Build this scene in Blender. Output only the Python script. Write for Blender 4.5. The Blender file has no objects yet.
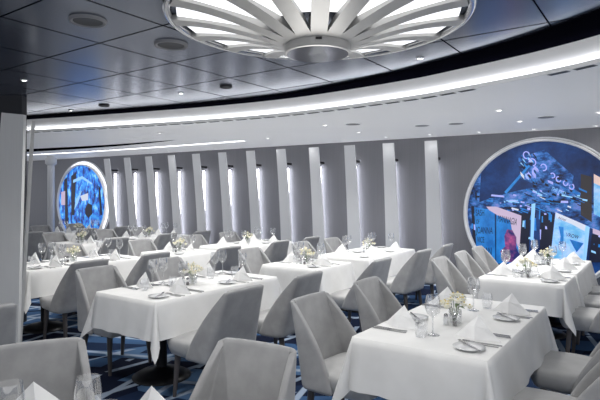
import bpy, bmesh, math, random
from math import sin, cos, pi, radians as R, sqrt
from mathutils import Vector, Matrix
random.seed(7)
sc = bpy.context.scene
COL = sc.collection

# ------------------------------------------------------------------ frame of the room
CAM_H, FPX, HOR = 1.585, 520.0, 194.3
YAW = R(54.95)
MOD = 0.761
CU, SU = cos(YAW), sin(YAW)
H1, H2 = 2.585, 2.80           # outer ceiling, dark inner ceiling
def UV(u, v, z=0.0):           # table-grid coordinates (modules) -> world
    return Vector((MOD*(u*CU - v*SU), MOD*(u*SU + v*CU), z))
def at_height(px, py, z):      # photo measurement -> point on a horizontal plane
    d = FPX*(z-CAM_H)/(HOR-py); return Vector(((px-300)/FPX*d, d, z))
WA = Vector((0, 10.55, 0)); WE = Vector((0.848, -0.53, 0)).normalized(); WN = Vector((-0.53, -0.848, 0)).normalized()
def on_wall(px, py):           # photo measurement -> (s, z) on the long wall
    t = (px-300)/FPX; y = 10.55/(1+0.625*t); x = t*y
    return ((Vector((x, y, 0))-WA).dot(WE), CAM_H+(HOR-py)*y/FPX)
def WP(s, z, off=0.0): return WA + WE*s + WN*off + Vector((0, 0, z))

# ------------------------------------------------------------------ materials
def mat(name, col, rough=0.6, metal=0.0, emit=None, es=0.0, spec=None, sheen=0.0):
    m = bpy.data.materials.new(name); m.use_nodes = True
    b = m.node_tree.nodes['Principled BSDF']
    b.inputs['Base Color'].default_value = (*col, 1); b.inputs['Roughness'].default_value = rough
    b.inputs['Metallic'].default_value = metal
    if emit: b.inputs['Emission Color'].default_value = (*emit, 1); b.inputs['Emission Strength'].default_value = es
    if spec is not None: b.inputs['Specular IOR Level'].default_value = spec
    if sheen: b.inputs['Sheen Weight'].default_value = sheen
    return m
def nt(m): return m.node_tree.nodes, m.node_tree.links, m.node_tree.nodes['Principled BSDF']
def noise_color(m, c1, c2, scale, detail=3, bump=0.0, stretch=(1, 1, 1), bdist=0.002, lo=.35, hi=.65):
    N, L, b = nt(m)
    tc = N.new('ShaderNodeTexCoord'); mp = N.new('ShaderNodeMapping'); mp.inputs['Scale'].default_value = stretch
    no = N.new('ShaderNodeTexNoise'); no.inputs['Scale'].default_value = scale; no.inputs['Detail'].default_value = detail
    cr = N.new('ShaderNodeValToRGB'); cr.color_ramp.elements[0].color = (*c1, 1); cr.color_ramp.elements[1].color = (*c2, 1)
    cr.color_ramp.elements[0].position = lo; cr.color_ramp.elements[1].position = hi
    L.new(tc.outputs['Object'], mp.inputs[0]); L.new(mp.outputs[0], no.inputs['Vector']); L.new(no.outputs['Fac'], cr.inputs[0])
    L.new(cr.outputs[0], b.inputs['Base Color'])
    if bump:
        bp = N.new('ShaderNodeBump'); bp.inputs['Strength'].default_value = bump; bp.inputs['Distance'].default_value = bdist
        L.new(no.outputs['Fac'], bp.inputs['Height']); L.new(bp.outputs[0], b.inputs['Normal'])
    return m
M = {}
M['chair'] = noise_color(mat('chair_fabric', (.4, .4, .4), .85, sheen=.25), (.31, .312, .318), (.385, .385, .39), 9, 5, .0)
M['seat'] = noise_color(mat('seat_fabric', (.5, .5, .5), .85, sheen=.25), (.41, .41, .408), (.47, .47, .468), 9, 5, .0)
M['leg'] = noise_color(mat('dark_leg', (.06, .055, .055), .45), (.045, .04, .04), (.09, .08, .08), 20, 3, 0, (1, 1, .1))
M['cloth'] = noise_color(mat('white_linen', (.8, .8, .8), .8), (.80, .80, .79), (.86, .86, .85), 5, 4, .25, (1, 1, 1), .01)
M['napkin'] = noise_color(mat('napkin_linen', (.88, .88, .88), .8), (.86, .86, .86), (.92, .92, .92), 12, 3, .1)
M['black'] = mat('black_iron', (.012, .012, .014), .38, .3)
M['wood'] = mat('table_board', (.18, .13, .09), .5)
M['china'] = mat('white_china', (.82, .83, .84), .15)
M['steel'] = mat('polished_cutlery', (.45, .45, .46), .22, 1.0)
M['petal'] = mat('cream_petal', (.88, .86, .74), .6)
M['petal_center'] = mat('yellow_center', (.75, .6, .18), .6)
M['green'] = mat('leaf_green', (.13, .2, .08), .5)
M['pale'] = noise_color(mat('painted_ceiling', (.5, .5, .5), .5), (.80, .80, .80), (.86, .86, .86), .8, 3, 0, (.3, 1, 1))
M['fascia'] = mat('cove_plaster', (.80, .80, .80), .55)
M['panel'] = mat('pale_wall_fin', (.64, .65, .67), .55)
M['pillar'] = noise_color(mat('grey_fabric_panel', (.42, .42, .42), .7), (.72, .72, .71), (.74, .74, .73), 60, 3, 0, (1, 1, .05))
M['chrome'] = mat('brushed_chrome', (.62, .62, .62), .18, 1.0)
M['chrome2'] = mat('satin_silver', (.50, .49, .47), .45, .45)
M['mirror'] = mat('mirror_metal', (.45, .45, .45), .12, 1.0)
M['navy'] = mat('dark_bulkhead', (.02, .022, .03), .6)
M['blackslot'] = mat('black_reveal', (.003, .003, .006), 1.0, spec=0.0)
M['led'] = mat('led_white', (1, 1, 1), .5, 0, (.93, .95, 1), 9)
M['ledfin'] = mat('led_fin_white', (1, 1, 1), .5, 0, (.90, .92, 1), 6.5)
M['ledsoft'] = mat('led_soft_white', (1, 1, 1), .5, 0, (.93, .95, 1), 2.2)
M['petalight'] = mat('glowing_panel', (.9, .9, .9), .4, 0, (.95, .97, 1), 1.05)
M['lamp'] = mat('lamp_lens', (1, 1, 1), .4, 0, (1, .98, .95), 14)
M['grille'] = mat('dark_grille', (.02, .022, .028), .5)
M['vent'] = mat('grey_grille', (.25, .25, .26), .6)
M['halo'] = mat('halo_light', (1, 1, 1), .4, 0, (.9, .93, 1), 1.6)
for k_, e_ in (('pale', .15), ('fascia', .13), ('panel', .10)):  # faint emission added to brighten ceiling, cove and fins, which are no lamps
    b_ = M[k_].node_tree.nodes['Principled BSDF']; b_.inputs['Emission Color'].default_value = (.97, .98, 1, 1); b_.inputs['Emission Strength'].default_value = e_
# glass
def glass(name, tint, mixmin=.06):
    m = bpy.data.materials.new(name); m.use_nodes = True; N = m.node_tree.nodes; L = m.node_tree.links; N.clear()
    o = N.new('ShaderNodeOutputMaterial'); mx = N.new('ShaderNodeMixShader'); t = N.new('ShaderNodeBsdfTransparent'); g = N.new('ShaderNodeBsdfGlossy')
    lw = N.new('ShaderNodeLayerWeight'); lw.inputs['Blend'].default_value = .35
    mr = N.new('ShaderNodeMapRange'); mr.inputs['To Min'].default_value = mixmin; mr.inputs['To Max'].default_value = .75
    t.inputs[0].default_value = (*tint, 1); g.inputs['Roughness'].default_value = .05; g.inputs[0].default_value = (1, 1, 1, 1)
    L.new(lw.outputs['Facing'], mr.inputs[0]); L.new(mr.outputs[0], mx.inputs[0]); L.new(t.outputs[0], mx.inputs[1]); L.new(g.outputs[0], mx.inputs[2]); L.new(mx.outputs[0], o.inputs[0])
    return m
M['glass'] = glass('clear_glass', (.93, .935, .945), .13)
# long back wall: brushed grey
m = mat('brushed_wall', (.2, .2, .22), .5, .25); M['wall'] = noise_color(m, (.22, .22, .24), (.24, .24, .26), 14, 4, 0, (6, 6, .06))
# dark glossy ceiling with joints on the table grid
m = mat('dark_gloss_ceiling', (.145, .165, .215), .22, .65); N, L, b = nt(m); M['dark'] = m
# carpet: navy ground, mid-blue shards, thin pale streaks
m = mat('patterned_carpet', (.02, .04, .1), .95, spec=.1); N, L, b = nt(m); M['carpet'] = m
tc = N.new('ShaderNodeTexCoord')
def rotmap(a, sx, sy):
    p = N.new('ShaderNodeMapping'); p.inputs['Rotation'].default_value = (0, 0, a); p.inputs['Scale'].default_value = (sx, sy, 1)
    L.new(tc.outputs['Object'], p.inputs[0]); return p
def ramp(src, stops, const=False):
    r = N.new('ShaderNodeValToRGB'); e = r.color_ramp.elements
    if const: r.color_ramp.interpolation = 'CONSTANT'
    while len(e) < len(stops): e.new(.5)
    for q, (p, c) in zip(e, stops): q.position = p; q.color = (*c, 1)
    L.new(src, r.inputs[0]); return r
def mixc(f, a, b_):
    x = N.new('ShaderNodeMixRGB'); L.new(f, x.inputs[0]); L.new(a, x.inputs[1]); L.new(b_, x.inputs[2]); return x
v1 = N.new('ShaderNodeTexVoronoi'); v1.inputs['Scale'].default_value = 1.0; L.new(rotmap(R(-20), 1.4, 3.4).outputs[0], v1.inputs['Vector'])
base = ramp(v1.outputs['Color'], [(0, (.008, .013, .035)), (.38, (.015, .03, .075)), (.55, (.05, .11, .23)), (.75, (.09, .17, .31))], True)
cur = base
for a, sc_, th, sl in ((R(-72), 1.9, .93, 3.1), (R(-48), 1.5, .945, 2.3), (R(15), 1.3, .95, 1.7)):
    w = N.new('ShaderNodeTexWave'); w.wave_type = 'BANDS'; w.bands_direction = 'Y'; w.inputs['Scale'].default_value = sc_/2.2; w.inputs['Distortion'].default_value = .0
    L.new(rotmap(a, 1, 1).outputs[0], w.inputs['Vector'])
    line = ramp(w.outputs['Fac'], [(0, (0, 0, 0)), (th, (0, 0, 0)), (th+.035, (1, 1, 1))])
    vv = N.new('ShaderNodeTexVoronoi'); vv.inputs['Scale'].default_value = .9; L.new(rotmap(a, .8, sl).outputs[0], vv.inputs['Vector'])
    gate = ramp(vv.outputs['Color'], [(0, (0, 0, 0)), (.42, (1, 1, 1))], True)
    mu = N.new('ShaderNodeMath'); mu.operation = 'MULTIPLY'; L.new(line.outputs[0], mu.inputs[0]); L.new(gate.outputs[0], mu.inputs[1])
    wh = N.new('ShaderNodeRGB'); wh.outputs[0].default_value = (.34, .42, .54, 1)
    cur = mixc(mu.outputs[0], cur.outputs[0], wh.outputs[0])
L.new(cur.outputs[0], b.inputs['Base Color'])
def glow(name, col, s, rough=.4):
    return mat(name, tuple(c*.35 for c in col), rough, 0, col, s)
def art_noise(name, stops, scale, stretch, s, rot=0, detail=6):
    m = mat(name, (.02, .04, .1), .3); N, L, b = nt(m)
    tc = N.new('ShaderNodeTexCoord'); mp = N.new('ShaderNodeMapping'); mp.inputs['Scale'].default_value = stretch; mp.inputs['Rotation'].default_value = (0, rot, 0)
    no = N.new('ShaderNodeTexNoise'); no.inputs['Scale'].default_value = scale; no.inputs['Detail'].default_value = detail; no.inputs['Roughness'].default_value = .65
    r = N.new('ShaderNodeValToRGB'); e = r.color_ramp.elements
    while len(e) < len(stops): e.new(.5)
    for q, (p, c) in zip(e, stops): q.position = p; q.color = (*c, 1)
    L.new(tc.outputs['Object'], mp.inputs[0]); L.new(mp.outputs[0], no.inputs['Vector']); L.new(no.outputs['Fac'], r.inputs[0])
    L.new(r.outputs[0], b.inputs['Base Color']); L.new(r.outputs[0], b.inputs['Emission Color']); b.inputs['Emission Strength'].default_value = s
    return m
M['art_navy'] = art_noise('art_navy', [(.3, (.003, .01, .05)), (.5, (.006, .035, .15)), (.7, (.015, .08, .30))], 2.2, (1, 1, 1), .32)
M['art_busy'] = art_noise('art_busy', [(.36, (.003, .006, .03)), (.47, (.01, .08, .32)), (.55, (.05, .22, .62)), (.68, (.25, .3, .75))], 6, (1, 1, 1.6), .3, .35)
M['art_left'] = art_noise('art_left', [(.36, (.002, .01, .06)), (.46, (.006, .07, .42)), (.56, (.02, .30, .85)), (.70, (.35, .70, 1))], 5.5, (1.8, 1, .9), .9)
M['art_blue'] = art_noise('art_blue', [(.3, (.006, .09, .36)), (.55, (.02, .22, .62)), (.75, (.08, .35, .75))], 4, (1, 1, .6), .5)
M['art_pale'] = art_noise('art_pale', [(.38, (.10, .36, .62)), (.5, (.22, .46, .76)), (.62, (.36, .52, .82))], 6, (1, 1, 1), .75)
M['art_white'] = glow('art_white', (.72, .78, .92), .75)
M['art_pink'] = glow('art_pink', (.62, .50, .68), .75)
M['art_peach'] = glow('art_peach', (.8, .6, .55), .8)
M['art_red'] = art_noise('art_red', [(.4, (.015, .02, .12)), (.52, (.14, .04, .16)), (.65, (.36, .07, .2))], 7, (1, 1, 1), .7)
M['art_dark'] = glow('art_dark', (.012, .016, .045), .5)
M['art_brown'] = glow('art_brown', (.05, .045, .05), .6)
M['art_ink'] = glow('art_ink', (.008, .02, .09), .3)
M['art_neon'] = glow('art_neon', (.42, .46, .95), .85)
M['art_cyan'] = glow('art_cyan', (.3, .62, .98), .85)

# ------------------------------------------------------------------ helpers
def mesh(name, verts, faces, material=None, parent=None, smooth=False):
    me = bpy.data.meshes.new(name); me.from_pydata([tuple(v) for v in verts], [], faces); me.update()
    o = bpy.data.objects.new(name, me); COL.objects.link(o)
    if material: me.materials.append(material)
    if smooth: me.polygons.foreach_set('use_smooth', [True]*len(me.polygons))
    if parent: o.parent = parent
    return o
def from_bm(name, bm, material, parent=None, smooth=False, recalc=True):
    if recalc: bmesh.ops.recalc_face_normals(bm, faces=bm.faces)
    me = bpy.data.meshes.new(name); bm.to_mesh(me); bm.free()
    if material: me.materials.append(material)
    if smooth: me.polygons.foreach_set('use_smooth', [True]*len(me.polygons))
    o = bpy.data.objects.new(name, me); COL.objects.link(o)
    if parent: o.parent = parent
    return o
def box(bm, c, s, mt=None):
    g = bmesh.ops.create_cube(bm, size=1)['verts']
    for v in g:
        v.co = Vector((v.co.x*s[0], v.co.y*s[1], v.co.z*s[2])) + Vector(c)
        if mt: v.co = mt @ v.co
    return g
def lathe(bm, prof, n=20, c=(0, 0, 0), closed_ends=True):
    rings = []
    for r, z in prof:
        if r < 1e-6: rings.append([bm.verts.new((c[0], c[1], c[2]+z))])
        else: rings.append([bm.verts.new((c[0]+r*cos(2*pi*k/n), c[1]+r*sin(2*pi*k/n), c[2]+z)) for k in range(n)])
    for a, b_ in zip(rings, rings[1:]):
        for k in range(n):
            k2 = (k+1) % n
            if len(a) == 1 and len(b_) == 1: continue
            if len(a) == 1: bm.faces.new((a[0], b_[k2], b_[k]))
            elif len(b_) == 1: bm.faces.new((a[k], a[k2], b_[0]))
            else: bm.faces.new((a[k], a[k2], b_[k2], b_[k]))
def taper(bm, p0, p1, r0, r1, n=8):
    p0, p1 = Vector(p0), Vector(p1); d = (p1-p0).normalized(); q = d.to_track_quat('Z', 'Y'); A = []; B = []
    for k in range(n):
        o = q @ Vector((cos(2*pi*(k+.5)/n), sin(2*pi*(k+.5)/n), 0)); A.append(bm.verts.new(p0+o*r0)); B.append(bm.verts.new(p1+o*r1))
    for k in range(n): bm.faces.new((A[k], A[(k+1) % n], B[(k+1) % n], B[k]))
    bm.faces.new(A[::-1]); bm.faces.new(B)
def bake(o, sub=0, solid=0, bevel=0):
    if solid: q = o.modifiers.new('s', 'SOLIDIFY'); q.thickness = solid; q.offset = -1
    if bevel: q = o.modifiers.new('b', 'BEVEL'); q.width = bevel; q.segments = 2
    if sub: q = o.modifiers.new('u', 'SUBSURF'); q.levels = sub; q.render_levels = sub
    bpy.context.view_layer.update()
    me = bpy.data.meshes.new_from_object(o.evaluated_get(bpy.context.evaluated_depsgraph_get()))
    o.modifiers.clear(); o.data = me; me.polygons.foreach_set('use_smooth', [True]*len(me.polygons)); return o
def empty(name, loc=(0, 0, 0), rz=0):
    o = bpy.data.objects.new(name, None); COL.objects.link(o); o.location = loc; o.rotation_euler = (0, 0, rz); o.empty_display_size = .1; return o
def tag(o, label, cat, group=None):
    o['label'] = label; o['category'] = cat; o['kind'] = 'thing'
    if group: o['group'] = group
    return o
def struct(o): o['kind'] = 'structure'; return o
def copy_tree(o, parent=None):
    c = o.copy(); COL.objects.link(c)
    if parent: c.parent = parent
    for ch in [x for x in KIDS.get(o.name, [])]:
        copy_tree(ch, c)
    return c
KIDS = {}
def register(root):
    for ch in root.children:
        KIDS.setdefault(root.name, []).append(ch); register(ch)
USED = set()
def place(proto, loc, rz, label, cat, group):
    if proto.name not in USED and not KIDS.get('#'+proto.name):
        KIDS['#'+proto.name] = [1]; o = proto
    else: o = copy_tree(proto)
    for k in list(o.keys()): del o[k]
    o.location = loc; o.rotation_euler = (0, 0, rz)
    return tag(o, label, cat, group)

# ------------------------------------------------------------------ shell of the room
struct(mesh('floor', [(-16, -6, 0), (10, -6, 0), (10, 22, 0), (-16, 22, 0)], [(0, 1, 2, 3)], M['carpet']))
bm = bmesh.new()
vs = [bm.verts.new(WP(s, z, o)) for s, z, o in ((-11, 0, 0), (13, 0, 0), (13, 3.0, 0), (-11, 3.0, 0), (-11, 0, -.1), (13, 0, -.1), (13, 3.0, -.1), (-11, 3.0, -.1))]
for f in ((0, 1, 2, 3), (5, 4, 7, 6), (4, 0, 3, 7), (1, 5, 6, 2), (3, 2, 6, 7), (4, 5, 1, 0)): bm.faces.new([vs[i] for i in f])
struct(from_bm('wall_back', bm, M['wall']))
# edge of the dark ceiling: smooth spline through measured points
pts = [(-16, 10.6), (-10, 9.75), (-6.8, 9.05), (-4.22, 8.28), (-2.17, 7.5), (-1.0, 6.98), (0, 6.4), (1.06, 5.51), (1.55, 4.95), (2.02, 4.32), (2.33, 3.72), (2.57, 2.9), (2.68, 1.8), (2.7, 0), (2.6, -3)]
def catmull(P, n=10):
    out = []
    P = [Vector(p) for p in P]; Q = [2*P[0]-P[1]] + P + [2*P[-1]-P[-2]]
    for i in range(1, len(Q)-2):
        for k in range(n):
            t = k/n; a, b_, c, d = Q[i-1:i+3]
            out.append(.5*((2*b_)+(-a+c)*t+(2*a-5*b_+4*c-d)*t*t+(-a+3*b_-3*c+d)*t**3))
    out.append(P[-1]); return out
edge = catmull(pts)
nrm = []
for i, p in enumerate(edge):
    t = (edge[min(i+1, len(edge)-1)]-edge[max(i-1, 0)]).normalized(); nrm.append(Vector((-t.y, t.x)))    # outward (left of travel)
    if nrm[-1].dot(Vector((.5, 1))) < 0 and nrm[-1].x < 0: nrm[-1] = -nrm[-1]
# fascia: slightly coved upstand between both ceilings
prof = [(-.02, H2), (-.01, H2-.05), (.02, H2-.11), (.06, H2-.16), (.10, H1+.03), (.10, H1+.002)]
bm = bmesh.new(); rows = []
for p, n in zip(edge, nrm): rows.append([bm.verts.new((p.x-n.x*-o, p.y-n.y*-o, z)) for o, z in prof])
for a, b_ in zip(rows, rows[1:]):
    for k in range(len(prof)-1): bm.faces.new((a[k], a[k+1], b_[k+1], b_[k]))
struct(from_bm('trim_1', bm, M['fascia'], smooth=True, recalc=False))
# dark ceiling
e2 = [p+n*-.035 for p, n in zip(edge, nrm)]
bm = bmesh.new(); poly = [bm.verts.new((p.x, p.y, H2)) for p in e2] + [bm.verts.new((-16, -3, H2))]
f = bm.faces.new(poly); bmesh.ops.triangulate(bm, faces=[f]); struct(from_bm('ceiling', bm, M['dark'], recalc=False))
# thin dark joints between the ceiling panels, on the table grid
bm = bmesh.new()
def inside(p): 
    best = min(range(len(edge)), key=lambda i: (edge[i]-Vector((p.x, p.y))).length)
    return (Vector((p.x, p.y))-edge[best]).dot(nrm[best]) < -.12
for k in range(-8, 22):
    for axis in (0, 1):
        run = None
        for q in range(-80, 260):
            a = (k+.28, q*.1) if axis == 0 else (q*.1, k+.885)
            p = UV(*a); ok = -12 < p.x < 4 and -2.8 < p.y < 10.4 and inside(p)
            if ok and run is None: run = a
            if (not ok or q == 259) and run is not None:
                w_ = .005/MOD; b0 = run; b1 = a
                if axis == 0: c4 = ((b0[0]-w_, b0[1]), (b0[0]+w_, b0[1]), (b1[0]+w_, b1[1]), (b1[0]-w_, b1[1]))
                else: c4 = ((b0[0], b0[1]-w_), (b0[0], b0[1]+w_), (b1[0], b1[1]+w_), (b1[0], b1[1]-w_))
                bm.faces.new([bm.verts.new(UV(*c, H2-.002)) for c in c4]); run = None
struct(from_bm('trim_5', bm, M['blackslot'], recalc=False))
# black shadow reveal at the junction
bm = bmesh.new(); rows = []
for p, n in zip(edge, nrm): rows.append([bm.verts.new((p.x+n.x*o, p.y+n.y*o, z)) for o, z in ((-.24-.22*max(0, min(1, p.x/2.3)), H2-.003), (-.24-.22*max(0, min(1, p.x/2.3)), H2-.02), (-.01, H2-.02))])
for a, b_ in zip(rows, rows[1:]):
    for k in range(2): bm.faces.new((a[k], a[k+1], b_[k+1], b_[k]))
struct(from_bm('trim_2', bm, M['blackslot'], recalc=False))
# outer pale ceiling
bm = bmesh.new(); inn = []; out = []
for p, n in zip(edge, nrm):
    den = (n.y+.625*n.x); t = (10.55-.625*p.x-p.y)/den if den > .05 else 14; t = max(0.5, min(t+.12, 14))
    a = p+n*.03
    inn.append([bm.verts.new((p.x+n.x*.10, p.y+n.y*.10, H1+.002)), bm.verts.new((a.x+n.x*.006, a.y+n.y*.006, H1+.002)), bm.verts.new((a.x+n.x*.006, a.y+n.y*.006, H1+.034)), bm.verts.new((a.x, a.y, H1+.034)), bm.verts.new((a.x, a.y, H1)), bm.verts.new((a.x+n.x*.03, a.y+n.y*.03, H1)), bm.verts.new((p.x+n.x*t, p.y+n.y*t, H1))])
for a, b_ in zip(inn, inn[1:]):
    for k in range(6): bm.faces.new((a[k], a[k+1], b_[k+1], b_[k]))
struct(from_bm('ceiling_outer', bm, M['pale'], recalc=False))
# LED line in the cove foot with a row of slot openings beside it
def arc_strip(name, path, norms, o0, o1, z, material, z1=None):
    bm = bmesh.new(); r = [[bm.verts.new((p.x+n.x*o0, p.y+n.y*o0, z)), bm.verts.new((p.x+n.x*o1, p.y+n.y*o1, z1 if z1 is not None else z))] for p, n in zip(path, norms)]
    for a, b_ in zip(r, r[1:]): bm.faces.new((a[0], a[1], b_[1], b_[0]))
    return from_bm(name, bm, material, recalc=False)
led = arc_strip('led_strip', edge, nrm, .05, .09, H1+.006, M['led'], H1+.006)
tag(led, 'continuous white light line along the curved cove of the dark ceiling', 'light')
ls = struct(empty('trim_3'))
def dashes(path, norms, off, wid, z, seg, gap, parent, i0=0, i1=1e9, skip=None):
    acc = 0; on = True; bm = bmesh.new()
    L_ = [0]
    for a, b_ in zip(path, path[1:]): L_.append(L_[-1]+(b_-a).length)
    def pt(s):
        for i in range(len(L_)-1):
            if L_[i+1] >= s:
                t = (s-L_[i])/(L_[i+1]-L_[i]+1e-9); return path[i].lerp(path[i+1], t), norms[i].lerp(norms[i+1], t)
        return path[-1], norms[-1]
    s = 0
    while s < L_[-1]:
        m0, _ = pt(s)
        if not (skip and skip(m0)):
            q = [];
            for k in range(4):
                p, n = pt(s+seg*k/3); q.append((bm.verts.new((p.x+n.x*off, p.y+n.y*off, z)), bm.verts.new((p.x+n.x*(off+wid), p.y+n.y*(off+wid), z))))
            for a, b_ in zip(q, q[1:]): bm.faces.new((a[0], a[1], b_[1], b_[0]))
        s += seg+gap
    return from_bm('slot_row', bm, M['grille'], parent, recalc=False)
dashes(edge, nrm, .045, .065, H1-.003, .17, .05, ls, skip=lambda p: (1.52 < p.x < 2.0 and p.y > 4.2) or p.x < -9)
# second, outer light line and the black crescent reveal at the far left
a2 = catmull([(-9.8, 14.0), (-8.2, 13.65), (-6.6, 13.05), (-4.6, 12.0), (-2.9, 10.95), (-1.05, 9.75)], 8)
n2 = []
for i, p in enumerate(a2):
    t = (a2[min(i+1, len(a2)-1)]-a2[max(i-1, 0)]).normalized(); n2.append(Vector((-t.y, t.x)))
l2 = arc_strip('led_strip', a2, n2, -.06, .05, H1-.004, M['ledsoft'])
tag(l2, 'short outer white light line on the pale ceiling at upper left', 'light')
dashes([p for p in a2 if p.x < -3.9], [n for p, n in zip(a2, n2) if p.x < -3.9], -.2, .06, H1-.005, .12, .08, ls)
bm = bmesh.new(); c2 = catmull([(-8.8, 12.6), (-6.0, 11.45), (-4.0, 10.55), (-2.3, 9.55)], 8); n = len(c2)
lo = [bm.verts.new((p.x, p.y, H1-.004)) for p in c2]
hi = [bm.verts.new((p.x+.0, p.y+.75*(1-i/(n-1))**.7+.01, H1-.004)) for i, p in enumerate(c2)]
for i in range(n-1): bm.faces.new((lo[i], lo[i+1], hi[i+1], hi[i]))
struct(from_bm('trim_4', bm, M['blackslot'], recalc=False))
# bulkhead at the left, behind the pillar
bm = bmesh.new(); box(bm, (-6.0, 6.45, H2/2), (5.16, .12, H2)); struct(from_bm('wall_left', bm, M['navy']))

# pillar blades at the left
bm = bmesh.new()
def hexa(bm, bot, top):
    a = [bm.verts.new(p) for p in bot]; b_ = [bm.verts.new(p) for p in top]; n = len(a)
    for k in range(n): bm.faces.new((a[k], a[(k+1) % n], b_[(k+1) % n], b_[k]))
    bm.faces.new(a[::-1]); bm.faces.new(b_)
d = 4.8; X = lambda px, dd: (px-300)/FPX*dd
p_ = empty('wide_pillar', (X(5, d), d, 0)); off = -Vector((X(5, d), d, 0))
hexa(bm, [Vector(v)+off for v in ((X(-22, d), d, 0), (X(17, d), d, 0), (X(17, d), d+.05, 0), (X(-22, d), d+.05, 0))],
     [Vector(v)+off for v in ((X(1.5, d), d, 2.34), (X(23.5, d), d, 2.32), (X(23.5, d), d+.05, 2.32), (X(1.5, d), d+.05, 2.34))])
from_bm('front_panel', bm, M['pillar'], p_)
tag(p_, 'tall pale grey leaning blade pillar at the left edge of the room', 'pillar')
bm = bmesh.new(); d = 5.25
p_ = empty('thin_pillar', (X(25, d), d, 0)); off = -Vector((X(25, d), d, 0))
hexa(bm, [Vector(v)+off for v in ((X(18.5, d), d, 0), (X(21.5, d), d, 0), (X(20.5, d+.35), d+.35, 0), (X(17.5, d+.35), d+.35, 0))],
     [Vector(v)+off for v in ((X(32, d), d, 2.33), (X(35.2, d), d, 2.32), (X(34.4, d+.35), d+.35, 2.32), (X(31, d+.35), d+.35, 2.33))])
from_bm('edge_panel', bm, M['pillar'], p_)
tag(p_, 'thin pale grey blade seen edge-on just behind the wide left pillar', 'pillar')
# round column beyond
q = Vector((X(51, 13.6), 13.6, 0)); c_ = empty('round_column', q)
bm = bmesh.new(); lathe(bm, [(.085, 0), (.085, H1-.25), (.085, H1-.22)], 16); from_bm('shaft', bm, M['pillar'], c_, smooth=True)
bm = bmesh.new(); lathe(bm, [(.10, H1-.24), (.14, H1-.2), (.14, H1-.06), (.10, H1-.03), (.10, H1)], 16); from_bm('collar', bm, M['pillar'], c_, smooth=True)
tag(c_, 'slim white round column at far left beside the small round artwork', 'column')

# ------------------------------------------------------------------ wall fins
ords = ['first', 'second', 'third', 'fourth', 'fifth', 'sixth', 'seventh', 'eighth', 'ninth', 'tenth', 'eleventh', 'twelfth']
s0, s1 = on_wall(436.5, 200)[0], on_wall(117, 200)[0]
for k in range(12):
    s = s0+(s1-s0)*k/11
    f_ = empty('wall_fin', WP(s, 0)); f_.rotation_euler = (0, 0, math.atan2(WE.y, WE.x))
    # local: x along the wall to the right, -y towards the room
    bm = bmesh.new(); n = 12; rows = []
    for i in range(n+1):
        t = i/n; z = .02+(2.49-.02)*t; w_ = .28-.07*t; o = .09+.24*t**1.5
        rows.append([bm.verts.new((x, y, z)) for x, y in ((-w_/2, -o), (w_/2, -o), (w_/2, -o+.025), (-w_/2, -o+.025))])
    for a, b_ in zip(rows, rows[1:]):
        for j in range(4): bm.faces.new((a[j], a[(j+1) % 4], b_[(j+1) % 4], b_[j]))
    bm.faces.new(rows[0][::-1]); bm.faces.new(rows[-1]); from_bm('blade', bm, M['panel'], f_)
    bm = bmesh.new(); rows = []
    for i in range(9):
        t = .02+.83*i/8; z = .02+(2.49-.02)*t; w_ = .28-.07*t; o = .09+.24*t**1.5
        rows.append([bm.verts.new(q) for q in ((w_/2-.13, -.035, z), (w_/2-.10, -.035, z), (w_/2-.10, -min(o-.035, .075), z), (w_/2-.13, -min(o-.035, .075), z))])
    for a, b_ in zip(rows, rows[1:]):
        for j in range(4): bm.faces.new((a[j], a[(j+1) % 4], b_[(j+1) % 4], b_[j]))
    from_bm('led_strip', bm, M['ledfin'], f_)
    bm = bmesh.new(); box(bm, (.06, -.13, 2.20), (.03, .20, .04)); from_bm('bracket', bm, M['black'], f_)
    tag(f_, 'tall pale leaning wall fin, backlit, %s leftward from the large round artwork' % ords[k], 'wall fin', 'backlit fins along the grey wall')

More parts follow.
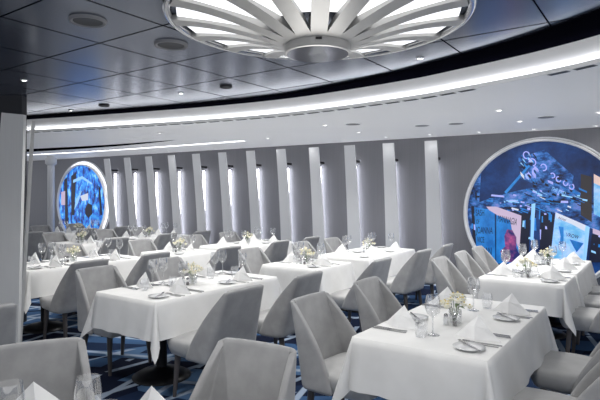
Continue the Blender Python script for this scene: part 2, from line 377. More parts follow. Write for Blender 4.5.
# ------------------------------------------------------------------ round artworks
def artwork(cpx, cpy, rad, label, base, halo):
    s, z = on_wall(cpx, cpy)
    a = empty('round_artwork', WP(s, z)); a.rotation_euler = (0, 0, math.atan2(WE.y, WE.x))
    bm = bmesh.new(); n = 72
    c = bm.verts.new((0, -.05, 0)); ring = [bm.verts.new((rad*cos(2*pi*k/n), -.05, rad*sin(2*pi*k/n))) for k in range(n)]
    for k in range(n): bm.faces.new((c, ring[k], ring[(k+1) % n]))
    from_bm('picture', bm, base, a, recalc=False)
    def ringmesh(name, prof, m):
        bm = bmesh.new(); rr = [[bm.verts.new((r*cos(2*pi*k/n), -y, r*sin(2*pi*k/n))) for r, y in prof] for k in range(n)]
        for k in range(n):
            p, q = rr[k], rr[(k+1) % n]
            for j in range(len(prof)-1): bm.faces.new((p[j], p[j+1], q[j+1], q[j]))
        return from_bm(name, bm, m, a, smooth=True)
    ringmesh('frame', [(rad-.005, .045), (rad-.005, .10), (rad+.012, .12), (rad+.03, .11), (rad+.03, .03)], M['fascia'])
    ringmesh('halo_light', [(rad+.03, .03), (rad+.03+halo, .015)], M['halo'] if halo > .05 else M['chrome2'])
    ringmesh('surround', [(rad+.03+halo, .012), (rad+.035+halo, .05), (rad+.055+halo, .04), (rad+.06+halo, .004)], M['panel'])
    tag(a, label, 'artwork')
    def quad(name, pp, m, o=.055, parent=a):
        q = []
        for px, py in pp:
            ss, zz = on_wall(px, py); q.append((ss-s, -o, zz-z))
        for k in range(48):
            ca, sa = cos(2*pi*k/48), sin(2*pi*k/48); lim = rad-.012; o_ = []
            for e, f in zip(q, q[1:]+q[:1]):
                de, df = e[0]*ca+e[2]*sa-lim, f[0]*ca+f[2]*sa-lim
                if de <= 0: o_.append(e)
                if (de < 0 < df) or (df < 0 < de):
                    t = de/(de-df); o_.append(tuple(e[i]+(f[i]-e[i])*t for i in range(3)))
            q = o_
            if len(q) < 3: return None
        return mesh(name, q, [tuple(range(len(q)))], m, parent)
    def text(t, px, py, hpx, m, o=.062, sx=.8, rot=0):
        cu = bpy.data.curves.new('lettering', 'FONT'); cu.body = t; ss, zz = on_wall(px, py); ss2, z2 = on_wall(px, py-hpx)
        cu.size = (z2-zz)*1.35; cu.extrude = .001; cu.materials.append(m)
        ob = bpy.data.objects.new('lettering', cu); COL.objects.link(ob); ob.parent = a
        ob.location = (ss-s, -o, zz-z); ob.rotation_euler = (pi/2, rot, 0); ob.scale = (sx, 1, 1)
        bpy.context.view_layer.update()
        me = bpy.data.meshes.new_from_object(ob.evaluated_get(bpy.context.evaluated_depsgraph_get()))
        o2 = bpy.data.objects.new('lettering', me); COL.objects.link(o2); o2.parent = a; o2.location = ob.location; o2.rotation_euler = ob.rotation_euler; o2.scale = ob.scale
        bpy.data.objects.remove(ob)
    def stroke(name, pp, r, m, o=.062):
        bm = bmesh.new(); P = []
        for px, py in pp:
            ss, zz = on_wall(px, py); P.append(Vector((ss-s, -o, zz-z)))
        for p, q in zip(P, P[1:]):
            if (q-p).length > 1e-4: taper(bm, p, q, r, r, 5)
        return from_bm(name, bm, m, a)
    return a, quad, text, stroke
A1, quad, text, stroke = artwork(542, 214, 1.14, 'large round blue collage artwork in a silver ring on the right wall', M['art_navy'], .012)
quad('collage_band', [(478, 203), (500, 195), (530, 188), (560, 180), (600, 205), (600, 232), (560, 214), (530, 206), (480, 208)], M['art_busy'])
quad('collage_band', [(470, 176), (482, 172), (480, 204), (476, 262), (468, 240), (466, 212)], M['art_busy'], .056)
quad('neon_patch', [(519, 158), (545, 150), (574, 176), (570, 198), (545, 188), (520, 178)], M['art_busy'], .057)
quad('dark_post', [(581, 174), (592, 177), (592, 222), (581, 215)], M['art_brown'], .058)
quad('dark_post', [(519, 214), (531, 212), (529, 262), (518, 262)], M['art_dark'], .058)
quad('dark_post', [(541, 212), (555, 214), (550, 262), (540, 262)], M['art_dark'], .058)
quad('dark_post', [(472, 206), (475, 206), (479, 262), (475, 262)], M['art_dark'], .058)
quad('dark_post', [(592, 234), (600, 235), (615, 240), (610, 262), (589, 262)], M['art_dark'], .058)
quad('light_beam', [(505, 192), (507, 194), (531, 166), (529, 165)], M['art_blue'], .059)
quad('light_beam', [(532, 204), (536, 203), (534, 240), (531, 240)], M['art_cyan'], .0595)
quad('poster', [(475, 207), (495.5, 210), (496, 263), (478, 263)], M['art_blue'], .06)
quad('poster', [(497, 207), (522, 216), (519, 263), (497, 263)], M['art_blue'], .06)
quad('poster_header', [(487, 206.5), (497, 206.5), (522, 215.5), (521.5, 228), (520, 250), (513, 232), (511, 220), (498, 215), (490, 210)], M['art_pink'], .061)
quad('poster_figure', [(505, 262), (501, 251), (506, 246), (505, 236), (508, 229), (513, 230), (517, 237), (517, 247), (520, 254), (519, 262)], M['art_red'], .0615)
quad('poster', [(556, 212), (590, 227), (586, 264), (550, 264)], M['art_pale'], .06)
quad('poster_header', [(556, 212), (586, 225), (585, 231), (572, 224), (557, 218)], M['art_white'], .061)
quad('poster_column', [(586, 225), (590, 227), (586, 264), (583, 264)], M['art_cyan'], .0615)
quad('poster', [(594, 174), (612, 184), (612, 222), (594, 214)], M['art_pale'], .06)
quad('poster_header', [(594, 174), (612, 184), (612, 192), (594, 183)], M['art_peach'], .061)
quad('poster_footer', [(593, 228), (601, 231), (601, 236), (593, 233)], M['art_pink'], .061)
for t, x, y, h in (('SASH', 476.5, 215.5, 6.5), ('OF', 477, 223.5, 4.5), ('JOANNA', 477, 233, 7), ('VICE', 478, 242, 6), ('AMAN', 479, 254, 8)): text(t, x, y, h, M['art_ink'], .063, .42)
text('MANNAGIA', 498, 221, 7, M['art_ink'], .064, .36, .2)
text('NOW', 558.5, 218.5, 2.5, M['art_ink'], .064, .8, .4)
text('THE END', 551, 190, 4, M['art_cyan'], .064, .62, .42)
text('VROW', 566, 236, 4, M['art_ink'], .064, .7, .2)
quad('poster_shape', [(559, 226), (564, 227), (564, 243), (560, 244), (561, 236)], M['art_blue'], .0625)
quad('poster_shape', [(570, 239), (584, 243), (577, 252), (574, 247)], M['art_blue'], .0625)
rs_ = random.Random(12)
def shards(regions, cols, parent, s, z, lim):
    for m_, cnt in cols:
        vs, fs = [], []
        for q in range(cnt):
            x0, y0, x1, y1, slope, wmax, hmax = rs_.choice(regions)
            x = rs_.uniform(x0, x1); y = rs_.uniform(y0, y1); w_ = rs_.uniform(.8, wmax); h_ = rs_.uniform(.5, hmax); k_ = slope+rs_.uniform(-.12, .12)
            P = [(x, y), (x+w_, y+w_*k_), (x+w_+rs_.uniform(-.6, .6), y+w_*k_+h_), (x+rs_.uniform(-.6, .6), y+h_)]
            W_ = [on_wall(*p) for p in P]; W_ = [(a_-s, b_-z) for a_, b_ in W_]
            if max(sqrt(a_*a_+b_*b_) for a_, b_ in W_) > lim: continue
            n0 = len(vs); vs += [(a_, -.0585-.0002*cols.index((m_, cnt)), b_) for a_, b_ in W_]; fs.append(tuple(range(n0, n0+4)))
        mesh('collage_shapes', vs, fs, M[m_], parent)['kind'] = 'stuff'
s_, z_ = on_wall(542, 214)
shards([(476, 194, 600, 204, .12, 14, 2.2), (520, 186, 580, 212, .38, 9, 2.0), (530, 178, 575, 200, .4, 6, 3), (519, 150, 535, 180, 1.2, 4, 4), (466, 176, 476, 250, .2, 3, 9), (521, 205, 556, 255, .1, 3, 10), (590, 225, 612, 255, .3, 7, 4), (497, 200, 545, 212, .25, 9, 2)],
       (('art_dark', 90), ('art_blue', 90), ('art_cyan', 30), ('art_neon', 30), ('art_white', 9)), A1, s_, z_, 1.11)
random.seed(3)
for cx, cy, r in ((527, 155, 4), (533, 163, 4.5), (536, 171, 3.5), (544, 168, 4), (553, 176, 3), (559, 179, 3.2), (566, 183, 3), (572, 187, 3), (529, 176, 3)):
    a0 = random.random()*6; stroke('neon_curl', [(cx+r*.75*cos(a0+i*.55), cy+r*sin(a0+i*.55)*(1-.04*i)) for i in range(9)], .009, M['art_neon'])
A2, quad, text, stroke = artwork(83.5, 203, 1.03, 'small distant round blue artwork with glowing white ring at far left', M['art_left'], .07)
for pp in ([(66, 180), (69, 177), (70, 225), (67, 225)], [(73, 176), (78, 172), (76, 215), (73, 215)], [(100, 185), (102, 188), (104, 215), (102, 215)]): quad('dark_post', pp, M['art_dark'], .056)
quad('dark_face', [(87, 208), (90, 203), (94, 205), (94, 214), (90, 218), (87, 214)], M['art_dark'], .057)
quad('lit_panel', [(63, 192), (67, 191), (67, 205), (63, 205)], M['art_pink'], .057)
quad('lit_panel', [(75, 180), (84, 176), (94, 183), (94, 185), (84, 179), (75, 183)], M['art_cyan'], .057)
quad('lit_panel', [(82, 196), (90, 193), (90, 200), (84, 201)], M['art_white'], .057)
quad('lit_panel', [(76, 210), (77.5, 200), (84, 190), (80, 203)], M['art_cyan'], .057)

# ------------------------------------------------------------------ chandelier
hc = Vector((.12, 3.55, 0)); ch = empty('chandelier', (hc.x, hc.y, H2))
tag(ch, 'large starburst ceiling chandelier with silver ribs and glowing white panels', 'chandelier')
RR = 1.0
bm = bmesh.new(); n = 96; prof = [(RR-.02, -.004), (RR-.02, -.035), (RR+.0, -.045), (RR+.025, -.035), (RR+.03, -.004)]
rr = [[bm.verts.new((r*cos(2*pi*k/n), r*sin(2*pi*k/n), z)) for r, z in prof] for k in range(n)]
for k in range(n):
    for j in range(len(prof)-1): bm.faces.new((rr[k][j], rr[k][j+1], rr[(k+1) % n][j+1], rr[(k+1) % n][j]))
from_bm('outer_ring', bm, M['chrome'], ch, smooth=True)
bm = bmesh.new(); lathe(bm, [(.21, -.262), (.222, -.258), (.225, -.25), (.225, -.17), (.1, -.15), (.06, -.01)], 48); hub = from_bm('hub', bm, M['chrome2'], ch)
bm = bmesh.new(); lathe(bm, [(0, -.258), (.21, -.262)], 48); from_bm('hub_plate', bm, M['mirror'], ch)
bm = bmesh.new(); box(bm, (-.0, -.224, -.215), (.04, .01, .016)); from_bm('badge', bm, M['black'], hub)
NR = 16
for k in range(NR):
    a = 2*pi*(k)/NR - pi/2
    bm = bmesh.new(); rows = []
    for i in range(11):
        t = i/10; r = .19+(RR-.21)*t; z = -.215+.155*sin(t*pi/2)+.015*t; w_ = .052+.008*t; dep = .04+.035*sin(pi*t)
        rows.append([bm.verts.new((r*cos(a)-q*sin(a), r*sin(a)+q*cos(a), zz)) for q, zz in ((-w_, z), (w_, z), (w_*.75, z+dep), (-w_*.75, z+dep))])
    for x, y in zip(rows, rows[1:]):
        for j in range(4): bm.faces.new((x[j], x[(j+1) % 4], y[(j+1) % 4], y[j]))
    bm.faces.new(rows[0][::-1]); bm.faces.new(rows[-1]); from_bm('rib', bm, M['chrome2'], ch)
    a += pi/NR; bm = bmesh.new(); rows = []
    for i in range(9):
        t = i/8; r = .38+(RR-.44)*t; w_ = (.050+.115*t)*(1 if t < .8 else .85); z = -.10+.085*t
        rows.append([bm.verts.new((r*cos(a)-q*sin(a), r*sin(a)+q*cos(a), z)) for q in (-w_, 0, w_)])
    for x, y in zip(rows, rows[1:]):
        for j in range(2): bm.faces.new((x[j], x[j+1], y[j+1], y[j]))
    from_bm('glow_panel', bm, M['petalight'], ch, recalc=False)

# ------------------------------------------------------------------ ceiling fittings
def lampfit(px, py, z, r, label, cap, energy, group):
    p = at_height(px, py, z); e = empty('downlight', p)
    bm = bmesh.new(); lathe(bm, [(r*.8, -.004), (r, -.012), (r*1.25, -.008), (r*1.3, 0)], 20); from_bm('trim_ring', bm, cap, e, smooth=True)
    bm = bmesh.new(); lathe(bm, [(0, -.006), (r*.8, -.006)], 20); from_bm('lens', bm, M['lamp'], e)
    tag(e, label, 'downlight', group)
    return p
POS = []
GW = 'small downlights in the pale ceiling'
for px, py, w_ in ((325, 125, 'above the central tables'), (359, 132, 'right of the first, nearer the fins'), (308, 142, 'by the wall above the seventh-from-left fin gap'), (386, 137, 'beside the wall above the second fin'),
                   (344, 141, 'beside the wall above the third fin'), (499, 110, 'nearest, left above the large round artwork'), (520, 121, 'middle one above the large round artwork'), (534, 129, 'closest to the large round artwork rim'),
                   (596, 125.5, 'at the right edge beside the wall'), (599, 112, 'at the far right edge, nearer the camera'), (268, 138, 'beside the tip of the short light line'), (274, 144.5, 'hard against the wall near the light line tip'),
                   (243, 146.5, 'between wall and short light line, right one'), (215, 148.5, 'between wall and short light line, middle one'), (160, 133, 'on the far left pale ceiling, before the black slit'), (168, 150.5, 'between wall and short light line, left one'),
                   (430, 134.3, 'beside the wall above the first fin'), (479, 132, 'beside the wall left of the large artwork')):
    POS.append(lampfit(px, py, H1, .035, 'small bright ceiling downlight '+w_, M['pale'], 1, GW))
for px, py, w_ in ((420, 58, 'right of the chandelier'), (181, 93, 'left of centre'), (71, 110, 'low at the far left'), (24, 80, 'near the upper left corner')):
    POS.append(lampfit(px, py, H2, .03, 'small bright spotlight in the dark ceiling, '+w_, M['chrome'], 1, 'spotlights in the dark ceiling'))
for px, py, z, r, l in ((88, 20, H2, .12, 'round dark ceiling speaker with pale rim, upper left'), (171, 44, H2, .13, 'round dark ceiling speaker by the chandelier ring'), (226, 86, H2, .07, 'small round grille in dark ceiling, left of centre'),
                        (104, 105, H2, .07, 'small round grille in dark ceiling, far left')):
    e = empty('ceiling_speaker', at_height(px, py, z))
    bm = bmesh.new(); lathe(bm, [(r*.82, -.012), (r*.9, -.02), (r, -.018), (r*1.05, 0)], 32); from_bm('rim', bm, M['black'] if r < .1 else M['vent'], e, smooth=True)
    bm = bmesh.new(); lathe(bm, [(0, -.01), (r*.82, -.012)], 32); from_bm('grille', bm, M['grille'], e); tag(e, l, 'speaker', 'round speakers in the dark ceiling')
for px, py, l in ((422, 125.5, 'flat grey round grille in pale ceiling, left one'), (456, 123.5, 'flat grey round grille in pale ceiling, middle one'), (353, 124, 'small grey round grille above the centre tables'), (546, 117, 'flat grey round grille above the large artwork')):
    e = empty('ceiling_grille', at_height(px, py, H1))
    bm = bmesh.new(); lathe(bm, [(.10, -.006), (.115, -.008), (.12, 0)], 28); from_bm('rim', bm, M['fascia'], e, smooth=True)
    bm = bmesh.new(); lathe(bm, [(0, -.005), (.10, -.006)], 28); from_bm('grille', bm, M['vent'], e); tag(e, l, 'ceiling grille', 'grey grilles in the pale ceiling')

# ------------------------------------------------------------------ chair prototype (faces +y, origin on the floor)
def make_chair():
    root = empty('dining_chair')
    # seat cushion
    bm = bmesh.new(); nx, ny = 8, 8; G = {}
    def sp(a, b_): # squircle-ish footprint
        x = a*.245; y = b_*.245; return x, y
    top = [[None]*(ny+1) for _ in range(nx+1)]; bot = [[None]*(ny+1) for _ in range(nx+1)]
    for i in range(nx+1):
        for j in range(ny+1):
            a = -1+2*i/nx; b_ = -1+2*j/ny; x = a*sqrt(1-.13*b_*b_)*.272*(1 if b_ > -.2 else .93); y = b_*sqrt(1-.16*a*a)*.255+.025
            dome = .022*(1-a*a)*(1-b_*b_)
            top[i][j] = bm.verts.new((x*.985, y*.985+.005, .462+dome)); bot[i][j] = bm.verts.new((x*.93, y*.93, .325))
    for i in range(nx):
        for j in range(ny):
            bm.faces.new((top[i][j], top[i+1][j], top[i+1][j+1], top[i][j+1])); bm.faces.new((bot[i][j], bot[i][j+1], bot[i+1][j+1], bot[i+1][j]))
    per = [(i, 0) for i in range(nx)]+[(nx, j) for j in range(ny)]+[(i, ny) for i in range(nx, 0, -1)]+[(0, j) for j in range(ny, 0, -1)]
    mids = {}
    for p in per:
        t_ = top[p[0]][p[1]].co; c = Vector((t_.x*1.03, t_.y*1.03, .43)); mids[p] = bm.verts.new(c)
    for k in range(len(per)):
        p, q = per[k], per[(k+1) % len(per)]
        bm.faces.new((mids[p], mids[q], top[q[0]][q[1]], top[p[0]][p[1]])); bm.faces.new((bot[p[0]][p[1]], bot[q[0]][q[1]], mids[q], mids[p]))
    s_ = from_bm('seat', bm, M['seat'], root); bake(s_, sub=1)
    # shell back with wings falling to the seat front
    bm = bmesh.new(); nr = 12; rows = []
    for i in range(nr+1):
        t = i/nr if i < nr-1 else (.965 if i == nr-1 else 1.0); z = .335+.545*t
        hw = .283-.068*t; yb = -.235-.115*t-.02*t*t; tw = min(1, max(0, (z-.455)/(.862-.455))); yf = -.015*(1-tw)+(yb+.038)*tw
        if z <= .455: yf = -.015+(.455-z)*.35
        rc = .07-.035*t; row = []
        for k in range(4): row.append((-hw, yf+(yb+rc-yf)*k/4))
        for k in range(4): a = pi+ (pi/2)*k/4; row.append((-hw+rc+rc*cos(a), yb+rc+rc*sin(a)))
        for k in range(5): row.append((-hw+rc+(2*hw-2*rc)*k/4, yb-.006*sin(pi*k/4)))
        for k in range(1, 5): a = 1.5*pi+(pi/2)*k/4; row.append((hw-rc+rc*cos(a), yb+rc+rc*sin(a)))
        for k in range(1, 5): row.append((hw, yb+rc+(yf-yb-rc)*k/4))
        drop = lambda x: (.010*(abs(x)/hw)**4 if i == nr else 0)
        rows.append([bm.verts.new((x, y, z-drop(x))) for x, y in row])
    for a, b_ in zip(rows, rows[1:]):
        for k in range(len(a)-1): bm.faces.new((a[k], a[k+1], b_[k+1], b_[k]))
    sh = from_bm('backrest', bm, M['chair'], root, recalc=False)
    bake(sh, solid=.036, sub=1)
    for sx in (-1, 1):
        for sy in (-1, 1):
            bm = bmesh.new(); taper(bm, (sx*.20, sy*.18, .335), (sx*.215, sy*.205-(.02 if sy < 0 else 0), 0), .026, .015, 10)
            from_bm('leg', bm, M['leg'], root)
    register(root); return root
CH = make_chair()
def chair(u, v, face, label, rot=0, group='grey upholstered dining chairs'):
    p = UV(u, v); return place(CH, p, YAW+(pi if face < 0 else 0)+rot, label, 'chair', group)

# ------------------------------------------------------------------ tables and cloths
def cloth(name, Lx, Ly, over, parent_loc, rz, label, rnd=False, seed=0):
    rs = random.Random(seed); bm = bmesh.new(); z0 = .7535; path = []   # (x, y, nx, ny, tipness)
    hx, hy = Lx/2+.006, Ly/2+.006
    if not rnd:
        cs = [(hx, -hy, -pi/2), (hx, hy, 0), (-hx, hy, pi/2), (-hx, -hy, pi)]
        rc = .012
        for c in range(4):
            cx, cy, a0 = cs[c]; px_, py_, _ = cs[(c+1) % 4]
            ccx, ccy = cx-math.copysign(rc, cx), cy-math.copysign(rc, cy)
            for k, (da, tp, fl) in enumerate(((0, 0, 0), (.2, .10, -.9), (.45, .35, .5), (.7, .75, 1.5), (.85, 1.05, 1.9), (1.0, .75, 1.5), (1.25, .35, .4), (1.4, .08, -.9), (pi/2, 0, 0))):
                a = a0+da; path.append((ccx+rc*cos(a), ccy+rc*sin(a), cos(a), sin(a), tp, fl))
            n = 12; nx_, ny_, ang = cos(a0+pi/2), sin(a0+pi/2), 0
            ax, ay = ccx+rc*cos(a0+pi/2), ccy+rc*sin(a0+pi/2)
            qx, qy = px_-math.copysign(rc, px_), py_-math.copysign(rc, py_); bx, by = qx+rc*cos(a0+pi/2), qy+rc*sin(a0+pi/2)
            for k in range(1, n): path.append((ax+(bx-ax)*k/n, ay+(by-ay)*k/n, nx_, ny_, 0, .35*sin(k*1.7+seed)))
    else:
        for k in range(72): a = 2*pi*k/72; path.append((hx*cos(a), hx*sin(a), cos(a), sin(a), 0, .8*sin(a*11)))
    rings = []; nz = 8
    for j in range(nz+1):
        t = j/nz; ring = []
        for x, y, nx_, ny_, tp, fl in path:
            drop = over*(1+.48*tp); out = .010*min(1, t*6)+.045*t+fl*(.05 if tp else .03)*t**1.2
            z = z0-.004*(1 if j else 0)-drop*t
            ring.append(bm.verts.new((x+nx_*out, y+ny_*out, z)))
        rings.append(ring)
    n = len(path)
    for a, b_ in zip(rings, rings[1:]):
        for k in range(n): bm.faces.new((a[k], b_[k], b_[(k+1) % n], a[(k+1) % n]))
    bm.faces.new(rings[0])
    o = from_bm(name, bm, M['cloth'], smooth=True)
    for p in o.data.polygons:
        if len(p.vertices) > 6: p.use_smooth = False
    o.location = parent_loc; o.rotation_euler = (0, 0, rz)
    return tag(o, label, 'tablecloth', 'white tablecloths')
def table(u0, v0, nu, short, seed):
    c = UV(u0+nu/2, v0+.5); Lx, Ly = nu*MOD, MOD
    t = empty('dining_table', c, YAW); tag(t, 'black pedestal table under white cloth, '+short, 'table', 'pedestal tables')
    bm = bmesh.new(); box(bm, (0, 0, .735), (Lx-.01, Ly-.01, .03)); from_bm('tabletop', bm, M['wood'], t)
    for s in ((-.25, .25) if nu > 1.3 else (0,)):
        bm = bmesh.new(); lathe(bm, [(.045, .05), (.045, .71), (.14, .72)], 16, (s*Lx, 0, 0)); from_bm('column', bm, M['black'], t, smooth=True)
        bm = bmesh.new(); lathe(bm, [(0, 0), (.25, 0), (.25, .012), (.19, .045), (.08, .07), (.045, .09), (0, .09)], 32, (s*Lx, 0, 0)); from_bm('base', bm, M['black'], t, smooth=True)
    cloth('tablecloth', Lx, Ly, .285, c, YAW, 'white linen cloth draped over '+short, seed=seed)

# ------------------------------------------------------------------ tableware prototypes
def proto(name, build, material, smooth=False, root=None):
    bm = bmesh.new(); build(bm); return from_bm(name, bm, material, root, smooth)
def b_napkin(bm):
    L_, Rt, F, B, A = (-.135, 0, 0), (.135, .0, 0), (.0, .060, 0), (0, -.07, 0), (0, -.01, .135)
    F2 = (.01, .03, .078); v = [bm.verts.new(p) for p in (L_, Rt, F, B, A, F2, (-.068, .012, .062), (.07, .012, .060))]
    for f in ((0, 2, 5, 6), (6, 5, 4), (2, 1, 7, 5), (5, 7, 4), (1, 3, 4, 7), (3, 0, 6, 4), (0, 3, 1, 2)): bm.faces.new([v[i] for i in f])
NAP = proto('napkin', b_napkin, M['napkin'])
PLATE = proto('bread_plate', lambda bm: lathe(bm, [(0, 0), (.05, 0), (.055, .006), (.083, .014), (.085, .017), (.055, .010), (0, .008)], 28), M['china'], True)
def b_knife(bm):
    box(bm, (0, -.055, .004), (.010, .10, .005)); box(bm, (0, .055, .003), (.016, .12, .003)); box(bm, (0, .003, .0035), (.008, .02, .004))
KNIFE = proto('table_knife', b_knife, M['steel'])
def b_fork(bm):
    box(bm, (0, -.05, .003), (.009, .11, .004)); box(bm, (0, .025, .003), (.005, .05, .003)); box(bm, (0, .06, .004), (.022, .03, .003))
    for k in range(4): box(bm, (-.009+.006*k, .09, .005), (.003, .04, .0025))
FORK = proto('table_fork', b_fork, M['steel'])
def b_wine(bm):
    lathe(bm, [(0, .001), (.034, .0), (.036, .002), (.012, .006), (.0045, .015), (.004, .085), (.012, .094), (.032, .112), (.0395, .138), (.036, .175), (.031, .200)], 20)
WINE = proto('wine_glass', b_wine, M['glass'], True)
for v_ in WINE.data.vertices: v_.co *= 1.18
def b_tumbler(bm):
    lathe(bm, [(0, .0), (.026, .0), (.030, .005), (.038, .04), (.037, .075), (.032, .108)], 20)
TUMB = proto('water_glass', b_tumbler, M['glass'], True)
def make_shaker(name, capm):
    r = empty(name); proto('body', lambda bm: lathe(bm, [(0, 0), (.018, 0), (.019, .004), (.016, .05), (.012, .055)], 14), M['glass'], True, r)
    proto('contents', lambda bm: lathe(bm, [(0, .003), (.014, .004), (.013, .03), (0, .03)], 12), M['china'] if 'salt' in name else M['leg'], True, r)
    proto('cap', lambda bm: lathe(bm, [(.013, .053), (.014, .062), (.008, .072), (0, .073)], 14), capm, True, r); register(r); return r
SALT = make_shaker('salt_shaker', M['steel']); PEP = make_shaker('pepper_shaker', M['steel'])
def make_flowers(seed, nb, spread, h):
    rs = random.Random(seed); r = empty('flower_vase')
    proto('vase', lambda bm: lathe(bm, [(0, 0), (.036, 0), (.040, .004), (.040, .085), (.038, .085), (.037, .012), (0, .010)], 20), M['glass'], True, r)
    heads = []
    for k in range(nb):
        a = k*2.4+rs.random(); q = spread*sqrt((k+.5)/nb); heads.append(Vector((q*cos(a), q*sin(a), h-.55*q*q/spread+rs.uniform(-.03, .02))))
    for hd in heads[:5]:
        proto('stem', lambda bm: taper(bm, (hd.x*.2, hd.y*.2, .012), hd, .0025, .002, 5), M['green'], False, r)
    for hd in heads:
        def bl(bm, hd=hd):
            for p in range(5):
                a = 2*pi*p/5+rs.random()*.4; R0 = .020; up = rs.uniform(.006, .014)
                c = bm.verts.new(hd+Vector((0, 0, -.004))); l_ = bm.verts.new(hd+Vector((R0*cos(a-.5), R0*sin(a-.5), up))); t_ = bm.verts.new(hd+Vector((R0*1.5*cos(a), R0*1.5*sin(a), up*.6))); q = bm.verts.new(hd+Vector((R0*cos(a+.5), R0*sin(a+.5), up)))
                bm.faces.new((c, l_, t_, q))
            g = bmesh.ops.create_icosphere(bm, subdivisions=1, radius=.016)['verts']
            for v in g: v.co += hd+Vector((0, 0, .002))
        b_ = proto('blossom', bl, M['petal'], False, r)
        def ce(bm, hd=hd):
            g = bmesh.ops.create_icosphere(bm, subdivisions=1, radius=.007)['verts']
            for v in g: v.co += hd+Vector((0, 0, .015))
        proto('blossom_center', ce, M['petal_center'], False, b_)
    for k in range(3):
        a = k*2.1+seed
        def lf(bm, a=a):
            z = .09; v = [bm.verts.new(p) for p in ((.01*cos(a), .01*sin(a), z), (.05*cos(a-.35), .05*sin(a-.35), z+.025), (.085*cos(a), .085*sin(a), z+.015), (.05*cos(a+.35), .05*sin(a+.35), z+.025))]; bm.faces.new(v)
        proto('leaf', lf, M['green'], False, r)
    register(r); return r
FL = make_flowers(1, 15, .095, .17)
TZ = .7545
GN, GP, GK, GF, GW_, GT = 'folded white napkins', 'white bread plates', 'steel table knives', 'steel table forks', 'stemmed wine glasses', 'stemless water glasses'
def setting(uc, vc, side, where, near=True, lux=True):
    """side +1: guest sits on the right (low-v) side facing +v; -1: on the left side facing -v."""
    face = 1 if side > 0 else -1
    rz = YAW+(0 if face > 0 else pi)
    def P(du, dv): return UV(uc-0+du*face/MOD*1.0, vc+dv*face/MOD, TZ)     # du to the guest's right, dv forward
    place(NAP, P(0, .15), YAW+pi/2+random.uniform(-.12, .12), 'white napkin folded to a peak, '+where, 'napkin', GN)
    pd = (-.24, .13) if (side > 0 or 'front right' in where) else (-.22, .27)
    place(PLATE, P(*pd), rz, 'small white bread plate, '+where, 'plate', GP)
    if near:
        place(KNIFE, P(pd[0]+.01, pd[1])+Vector((0, 0, .016)), rz+R(-55)+random.uniform(-.2, .2), 'butter knife resting on bread plate, '+where, 'knife', 'butter knives on bread plates')
        place(FORK, P(-.13, .11), rz+random.uniform(-.05, .05), 'steel fork left of napkin, '+where, 'fork', GF)
        place(FORK, P(-.095, .10), rz+random.uniform(-.05, .05), 'inner steel fork beside napkin, '+where, 'fork', GF)
        place(KNIFE, P(.10, .10), rz+random.uniform(-.04, .04), 'inner steel knife beside napkin, '+where, 'knife', GK)
        place(KNIFE, P(.135, .11), rz+random.uniform(-.05, .05), 'steel knife right of napkin, '+where, 'knife', GK)
    return P

TABLES = {  # key: (u0, v0, length, short description, detail)
 'A': (3.50, .96, 2.0, 'the large front right table', 2), 'B': (3.47, 4.22, 2.0, 'the large centre-left table', 2),
 'C': (6.30, 4.13, 1.0, 'the small centre table', 2), 'D': (7.86, 4.10, 1.95, 'the long right-centre table', 1),
 'E': (3.84, 7.39, 2.0, 'the long pillar-side table', 2), 'F': (6.32, 7.09, 1.0, 'the small mid-left table', 1),
 'G': (7.85, 7.10, 1.95, 'the long mid-left rear table', 1), 'H': (6.95, 1.00, .90, 'the small right-hand table', 2),
 'I': (8.02, 1.00, 1.72, 'the table beneath the large artwork', 1), 'J': (6.35, 10.35, 1.0, 'the small far left table', 1),
 'K': (7.80, 10.40, 1.95, 'the far table by the leftmost fins', 1), 'L': (7.80, 13.6, 1.95, 'the table under the small artwork', 0),
 'N': (6.20, 13.6, 1.0, 'the farthest table beside the pillar', 0)}
for i, (k, (u0, v0, nu, short, det)) in enumerate(TABLES.items()):
    table(u0, v0, nu, short, i)
    us = (.5, 1.58) if nu > 1.3 else (.5,)
    us = [q*nu/2 if nu > 1.3 else nu/2 for q in us]
    if nu > 1.3: us = [.5*nu/2, 1.55*nu/2]
    names = ('near', 'far') if len(us) == 2 else ('',)
    for q, nm in zip(us, names):
        for side, sn in ((1, 'right'), (-1, 'left')):
            if k == 'N' and side == -1: continue
            where = (nm+' '+sn+' place, '+short).strip()
            vv = v0 if side > 0 else v0+1
            P = setting(u0+q, vv, side, where, near=det == 2)
            if side < 0:
                g1, g2 = (P(-.09, .15), P(-.235, .12)) if k != 'A' else (P(.08, .37), P(-.05, .43))
                place(WINE, g1, 0, 'stemmed wine glass, inner one, '+where, 'glass', GW_)
                if k != 'A': place(WINE, g2, 0, 'stemmed wine glass, outer one, '+where, 'glass', GW_)
                else: place(TUMB, P(.16, .33) if nm == 'near' else g2, 0, 'stemless water glass, '+where, 'glass', GT)
            if det == 2 and k != 'A': place(TUMB, P(.12, .30) if side < 0 else P(.08, .33), 0, 'stemless water glass, '+where, 'glass', GT)
            if side > 0 and det >= 1 and k not in ('A',):
                place(WINE, P(.17, .30), 0, 'stemmed wine glass, '+where, 'glass', GW_)
    fu = .98*nu/2 if k != 'A' else .88
    fp = UV(u0+fu, v0+.5, TZ)
    place(FL, fp, i*1.3, 'small glass vase of cream blossoms on '+short, 'flowers', 'small table flower arrangements')
    if det >= 1:
        place(SALT, fp+Vector((-.075, -.055, 0)), 0, 'glass salt shaker by the vase on '+short, 'shaker', 'salt shakers')
        place(PEP, fp+Vector((-.03, -.09, 0)), 0, 'glass pepper shaker by the vase on '+short, 'shaker', 'pepper shakers')
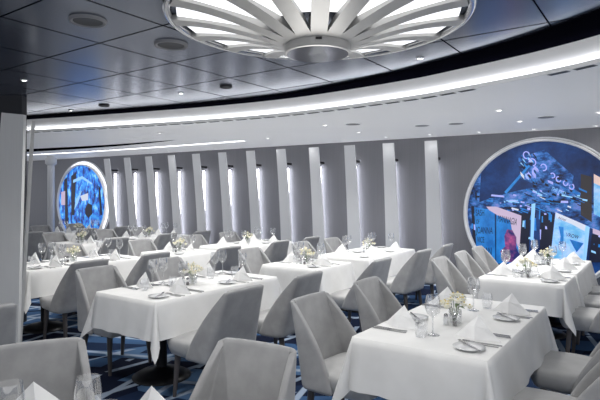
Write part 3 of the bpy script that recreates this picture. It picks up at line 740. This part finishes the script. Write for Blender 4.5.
# chairs: (u, v, facing, label)
seats = []
for k, sides in (('A', 'lr'), ('B', 'lr'), ('C', 'lr'), ('D', 'lr'), ('E', 'lr'), ('F', 'lr'), ('G', 'lr'), ('H', 'lr'), ('I', 'lr'), ('J', 'lr'), ('K', 'lr'), ('L', 'lr'), ('N', 'lr')):
    u0, v0, nu, short, det = TABLES[k]
    us = [.45, 1.58] if nu > 1.8 else ([.38, 1.30] if nu > 1.3 else [.5*nu])
    for i, q in enumerate(us):
        nm = ('near ' if i == 0 else 'far ') if len(us) == 2 else ''
        if 'l' in sides and not (k == 'E' and i == 0): chair(u0+q, v0+1+.26, -1, 'grey upholstered dining chair, %sleft side of %s' % (nm, short), random.uniform(-.05, .05))
        if 'r' in sides and not (k in 'HI'): chair(u0+q, v0-.36, 1, 'grey upholstered dining chair, %sright side of %s' % (nm, short), random.uniform(-.05, .05))
        if 'r' in sides and (k in 'HI'): chair(u0+q, v0-.28, 1, 'grey upholstered dining chair, %sright side of %s' % (nm, short), 0)
chair(1.98, 5.0, 1, 'grey upholstered dining chair half seen at left edge, before the pillar')

# round foreground table
rc = Vector((-.74, 1.46, 0)); RT = .62
t = empty('dining_table', rc); tag(t, 'round pedestal table under white cloth at the bottom left corner', 'table')
bm = bmesh.new(); lathe(bm, [(0, .72), (RT-.01, .72), (RT-.01, .75), (0, .75)], 48); from_bm('tabletop', bm, M['wood'], t)
bm = bmesh.new(); lathe(bm, [(.05, .05), (.05, .72)], 16); from_bm('column', bm, M['black'], t, smooth=True)
bm = bmesh.new(); lathe(bm, [(0, 0), (.27, 0), (.27, .012), (.08, .07), (.045, .09), (0, .09)], 32); from_bm('base', bm, M['black'], t, smooth=True)
cloth('tablecloth', RT*2, RT*2, .27, rc, 0, 'round white cloth on the foreground table, bottom left corner', rnd=True)
def rchair(dx, dy, ang, label):
    place(CH, (rc.x+dx, rc.y+dy, 0), ang, label, 'chair', 'grey upholstered dining chairs')
for ang, l in ((R(207), 'grey chair back cropped at lower left, foreground round table'), (R(152), 'grey chair back at bottom centre, right side of foreground round table')):
    f = Vector((-sin(ang), cos(ang))); rchair(-f.x*.80, -f.y*.80, ang, l)
F0 = 'foreground round table'
for px, dd, l in ((33, 1.94, 'white peaked napkin at left on the '+F0), (153, 1.90, 'white peaked napkin at right on the '+F0)):
    p = Vector(((px-300)/FPX*dd, dd, TZ)); place(NAP, p, math.atan2(rc.y-p.y, rc.x-p.x)+pi/2+.15, l, 'napkin', GN)
for px, dd, pr, l in ((10, 1.86, TUMB, 'large stemless glass at far left of the '+F0), (88, 1.92, TUMB, 'large stemless glass beside the centre of the '+F0), (107, 1.76, TUMB, 'small glass nearest the camera on the '+F0)):
    p = Vector(((px-300)/FPX*dd, dd, TZ)); g = place(pr, p, 0, l, 'glass', GT)
    g.scale = (1.3, 1.3, 1.45) if px != 107 else (1.15, 1.15, 1.15)

# ------------------------------------------------------------------ light
def light(name, kind, loc, energy, color=(1, 1, 1), **kw):
    d_ = bpy.data.lights.new(name, kind); d_.energy = energy; d_.color = color
    for k, v in kw.items(): setattr(d_, k, v)
    o = bpy.data.objects.new(name, d_); COL.objects.link(o); o.location = loc; return o
for i, p in enumerate(POS):
    light('downlight_lamp', 'SPOT', (p.x, p.y, p.z-.03), 2.5 if abs((Vector((p.x, p.y, 0))-WA).dot(WN)) < 1.2 else 32, (1, .985, .96), spot_size=R(125), spot_blend=.7, shadow_soft_size=.07)
for u, v, z in ((4.5, 2.3, 2.77), (4.5, 5.6, 2.77), (6.8, 2.4, 2.56), (6.8, 5.6, 2.56), (7.3, 8.7, 2.56), (2.0, 3.6, 2.77), (8.6, 2.6, 2.56), (8.8, 5.8, 2.56), (5.0, 8.8, 2.77), (8.6, 11.8, 2.56), (2.2, 1.0, 2.77)):  # extra spots added to light the tables, with no fittings in the ceiling
    p = UV(u, v, z-.02); light('fill_spot_lamp', 'SPOT', p, 80, (1, .985, .96), spot_size=R(140), spot_blend=.8, shadow_soft_size=.12)
light('chandelier_lamp', 'POINT', (hc.x, hc.y, 2.15), 12, (1, .99, .97), shadow_soft_size=.3)
w = bpy.data.worlds.new('world'); sc.world = w; w.use_nodes = True
w.node_tree.nodes['Background'].inputs[0].default_value = (.95, .965, 1, 1); w.node_tree.nodes['Background'].inputs[1].default_value = 1.15

# ------------------------------------------------------------------ camera
cd = bpy.data.cameras.new('camera'); cam = bpy.data.objects.new('camera', cd); COL.objects.link(cam)
cam.location = (0, 0, CAM_H); cam.rotation_euler = (pi/2, 0, 0); cd.sensor_width = 36; cd.lens = FPX/600*36
cd.shift_y = -(200-HOR)/600; cd.clip_start = .05; cd.clip_end = 100
sc.camera = cam
sc.cycles.use_denoising = True
sc.cycles.max_bounces = 8; sc.cycles.transparent_max_bounces = 24; sc.cycles.sample_clamp_indirect = 4
sc.view_settings.view_transform = 'Standard'; sc.view_settings.look = 'None'; sc.view_settings.exposure = .06
